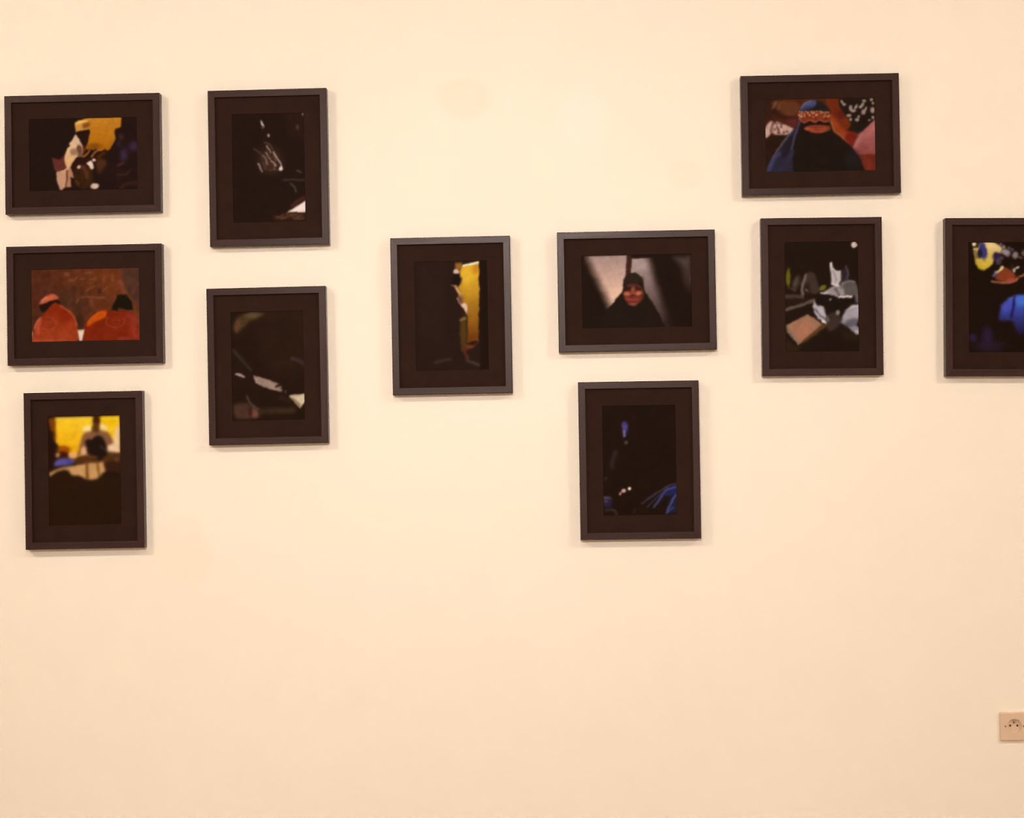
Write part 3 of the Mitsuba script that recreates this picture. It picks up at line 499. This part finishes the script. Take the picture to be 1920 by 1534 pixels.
# name of the drawing, layout, centre x, z, tilt, corners of its sheet on the drawing board (top left, top right, bottom left, bottom right), ground colour, label
PICTURES = [
    (robed_man, 'L', -1.2593, 1.9178, 0.02, [(41, 83), (1883, 44), (54, 1313), (1899, 1275)], (36, 20, 14), 'framed photograph of a person in white robe and gold cap before a yellow wall', 'colour print of a robed person with raised hands in dim light'),
    (girls_at_board, 'L', -1.2581, 1.5111, 0.13, [(72, 56), (1834, 18), (87, 1234), (1851, 1198)], (84, 42, 25), 'framed photograph of two people in orange shawls facing a chalkboard', 'reddish colour print of two people seen from behind'),
    (seated_on_stool, 'P', -1.2648, 1.0667, 0.21, [(103, 117), (1479, 88), (133, 2199), (1511, 2172)], (44, 25, 13), 'framed upright photograph with bright yellow background behind a blurred figure, dark lower half', 'blurred colour print of a seated figure before a yellow wall'),
    (listener_in_dark, 'P', -0.7582, 1.8707, 0.21, [(66, 103), (985, 80), (90, 1484), (1010, 1467)], (37, 21, 14), 'framed upright photograph, nearly black, of a striped-shirted figure with white triangle at its lower corner', 'very dark print of a seated person with lit folds of a shirt'),
    (dim_book, 'P', -0.768, 1.3384, 0.33, [(52, 74), (973, 51), (78, 1462), (1000, 1441)], (39, 22, 13), 'framed upright photograph, murky brown, with a pale slanting strip and a corner of paper', 'murky dark print with slanting pale pages'),
    (man_in_doorway, 'P', -0.273, 1.4639, 0.14, [(47, 78), (972, 58), (71, 1468), (998, 1449)], (41, 24, 17), 'framed upright photograph of a person standing in a dark doorway beside a yellow wall', 'dark print of a standing person in profile beside a yellow lit opening'),
    (girl_in_black, 'L', 0.2226, 1.5202, 0.0, [(83, 83), (1794, 50), (103, 1218), (1816, 1187)], (35, 20, 12), 'framed photograph of a person facing us in black headscarf before pale shafts of light', 'print of a person in a black headscarf'),
    (blue_cloth, 'P', 0.2219, 1.0691, -0.07, [(61, 78), (993, 63), (84, 1477), (1017, 1464)], (35, 20, 12), 'framed upright photograph, almost black, with a blue glint and folds of blue cloth', 'almost black print with folds of blue cloth'),
    (beaded_cap, 'L', 0.7191, 1.9285, -0.14, [(35, 104), (1829, 70), (55, 1289), (1851, 1257)], (78, 35, 18), 'framed photograph of a person in dark blue cloak and beaded red headband, pink cloth beside', 'reddish colour print of a cloaked person wearing a beaded headband'),
    (white_robe_and_book, 'P', 0.7142, 1.4961, -0.47, [(40, 67), (975, 56), (57, 1464), (993, 1454)], (36, 22, 14), 'framed upright photograph of a person in pale clothes holding something dark above a brown book', 'dark print of a pale robed figure and a brown book'),
    (yellow_scarf, 'P', 1.2002, 1.4856, -0.95, [(40, 67), (979, 65), (48, 1468), (988, 1467)], (33, 19, 12), 'framed upright photograph with yellow and blue scarf and bright blue cloth, above the wall socket', 'dark colour print with a yellow scarf and blue cloth'),
]

# ------------------------------------------------------------------ picture frames
LONG, SHORT, RAIL, DEPTH = 0.42, 0.32, 0.0187, 0.030
OPEN_L, OPEN_S = 0.2915, 0.194
MAT_Y, PRINT_Y, GAP = -0.0220, -0.0203, -0.0006

def rail_mesh(length, half_other):
    """One mitred rail lying along x, its outer edge at z = half_other, made of the rail's section swept between two 45 degree cuts."""
    c = 0.0013
    sec = [(0, GAP), (0, -DEPTH + c), (c, -DEPTH), (RAIL - c * 0.8, -DEPTH), (RAIL, -DEPTH + c * 0.8), (RAIL, MAT_Y + 0.0002), (RAIL - 0.006, MAT_Y + 0.0002), (RAIL - 0.006, GAP)]
    n = len(sec); v = []
    j = 0.00012                                    # hairline open mitre
    for s in (-1, 1):
        for w, y in sec:
            v.append((s * (length / 2 - w - j), y, half_other - w))
    f = []
    for i in range(n):
        k = (i + 1) % n
        f += [(i, k, n + k), (i, n + k, n + i)]
    cap = [(0, 1, 7), (1, 2, 3), (1, 3, 4), (1, 4, 5), (1, 5, 6), (1, 6, 7)]
    f += [(a, c_, b) for a, b, c_ in cap] + [(n + a, n + b, n + c_) for a, b, c_ in cap]
    m = trimesh.Trimesh(v, f, process=False)
    trimesh.repair.fix_normals(m)
    return m

def mat_mesh(w, h, ow, oh):
    """Mount board: front face with a bevelled window, and its back."""
    b = 0.0012
    rings = [(w, h, -0.0206), (w, h, MAT_Y), (ow + b, oh + b, MAT_Y), (ow, oh, -0.0206)]
    v = []
    for rw, rh, y in rings:
        v += [(-rw / 2, y, -rh / 2), (rw / 2, y, -rh / 2), (rw / 2, y, rh / 2), (-rw / 2, y, rh / 2)]
    f = []
    for r in range(4):
        q = (r + 1) % 4
        for i in range(4):
            k = (i + 1) % 4
            f += [(r * 4 + i, r * 4 + k, q * 4 + k), (r * 4 + i, q * 4 + k, q * 4 + i)]
    m = trimesh.Trimesh(v, f, process=False)
    trimesh.repair.fix_normals(m)
    return m

def sheet(ow, oh, corners, bg, draw):
    nx, nz = int(round(ow / 0.00125)), int(round(oh / 0.00125))
    over = 0.004
    us = np.r_[-over / ow, np.linspace(0, 1, nx + 1), 1 + over / ow]
    vs = np.r_[-over / oh, np.linspace(0, 1, nz + 1), 1 + over / oh]
    U, V = np.meshgrid(us, vs)
    U, V = U.ravel(), V.ravel()
    tl, tr, bl, br = [np.array(c, float) for c in corners]
    Q = ((1 - U) * (1 - V))[:, None] * tl + (U * (1 - V))[:, None] * tr + ((1 - U) * V)[:, None] * bl + (U * V)[:, None] * br
    seed = np.full(len(Q), corners[0][0] * 1.7)
    wob = np.stack([meshkit.fbm(np.c_[Q / 42.0, seed + k], 3, 11 + k) - 0.5 for k in (0, 9)], 1)
    d = Drawing(Q + 26.0 * wob * np.clip(np.minimum(np.minimum(U, 1 - U), np.minimum(V, 1 - V)) / 0.05, 0, 1)[:, None], bg)
    draw(d)
    n = meshkit.fbm(np.c_[Q / 38.0, seed + 0.5], 3, 5)
    m = meshkit.fbm(np.c_[Q / 120.0, seed + 4.5], 2, 6)
    col = d.C * (1 + 0.16 * (n - 0.5) + 0.14 * (m - 0.5))[:, None]
    # printed from a slightly unsharp negative: mix every dot with its neighbours
    sharp = 2.4 if draw is seated_on_stool else 1.25
    col = gaussian_filter(col.reshape(len(vs), len(us), 3), (sharp, sharp, 0), mode='nearest').reshape(-1, 3)
    col = np.clip(col, 0, 255)
    alb = np.clip((lin(col) - VEIL) / LIGHT_ON_PRINT, 0.0008, 0.92)
    v = np.c_[(U - 0.5) * ow, np.full(len(U), PRINT_Y), (0.5 - V) * oh]
    a, b = len(us), len(vs)
    i, j = np.meshgrid(np.arange(a - 1), np.arange(b - 1))
    k = (j * a + i).ravel()
    f = np.r_[np.c_[k, k + a, k + 1], np.c_[k + 1, k + a, k + a + 1]]
    return trimesh.Trimesh(v, f, process=False), alb

for draw, lay, cx, cz, tilt, corners, bg, label, plabel in PICTURES:
    W, Hh = (LONG, SHORT) if lay == 'L' else (SHORT, LONG)
    ow, oh = (OPEN_L, OPEN_S) if lay == 'L' else (OPEN_S, OPEN_L)
    M = trimesh.transformations.translation_matrix((cx, 0, cz)) @ trimesh.transformations.rotation_matrix(-math.radians(tilt), (0, 1, 0))
    t = thing('picture_frame', label, 'picture', 'framed photographs on the wall')
    for turn, length, half in ((0, W, Hh / 2), (180, W, Hh / 2), (90, Hh, W / 2), (270, Hh, W / 2)):
        m = rail_mesh(length, half)
        m.apply_transform(M @ trimesh.transformations.rotation_matrix(math.radians(turn), (0, 1, 0)))
        put(t + '__rail', m, 'frame_lacquer_flat' if turn in (0, 180) else 'frame_lacquer_upright')
    m = mat_mesh(W - 2 * RAIL + 0.004, Hh - 2 * RAIL + 0.004, ow, oh)
    m.apply_transform(M)
    put(t + '__mount_board', m, 'mat_board', label='dark brown mount board with a cut window')
    m, col = sheet(ow, oh, corners, bg, draw)
    m.apply_transform(M)
    put(t + '__print', m, 'print_paper', label=plabel, color=col)
    m = box(-W / 2 + RAIL - 0.004, W / 2 - RAIL + 0.004, -0.0195, -0.004, -Hh / 2 + RAIL - 0.004, Hh / 2 - RAIL + 0.004)
    m.apply_transform(M)
    put(t + '__backing_board', m, 'backing_card')

# ------------------------------------------------------------------ wall socket
def socket(cx, cz):
    t = thing('wall_socket', 'square ivory wall socket with two round holes, low on the wall under the pictures', 'socket')
    w, dpt, r = 0.0375, 0.011, 0.0035
    pts = []
    for sx in (-1, 1):
        for sz in (-1, 1):
            pts += [m3.Manifold.sphere(r, 16).translate((sx * (w - r), -dpt + r, sz * (w - r))), cyl_y(r * 1.0, -0.004, -0.0006, sx * (w - r), sz * (w - r), 16)]
    plate = m3.Manifold.batch_hull(pts)
    well = cyl_y(0.0193, -0.03, -0.0022, 0, 0.0005, 48)
    plate = plate - well
    holes = [(-0.0095, 0.0013), (0.0095, 0.0013)]
    for x, z in holes:
        plate = plate - cyl_y(0.0027, -0.02, -0.0009, x, z, 20)
    for s in (-1, 1):
        plate = plate - cyl_y(0.0025, -0.03, -0.0100, s * 0.0240, 0.0008, 20)
    mv = lambda m: m.translate((cx, 0, cz))
    put(t + '__faceplate', mv(plate), 'socket_plastic', smooth=35)
    for x, z in holes:
        put(t + '__pin_hole', mv(cyl_y(0.0026, -0.0016, -0.0010, x, z, 20)), 'socket_hole_black', label='dark round pin hole')
    pin = cyl_y(0.0023, -0.0100, -0.0020, 0, 0.0105, 20) + m3.Manifold.sphere(0.0023, 20).translate((0, -0.0100, 0.0105))
    put(t + '__earth_pin', mv(pin), 'dull_metal', smooth=40, label='metal earth pin')
    for s in (-1, 1):
        put(t + '__screw', mv(cyl_y(0.0022, -0.0106, -0.0101, s * 0.0240, 0.0008, 20)), 'screw_brown')
socket(1.2008, 0.3478)
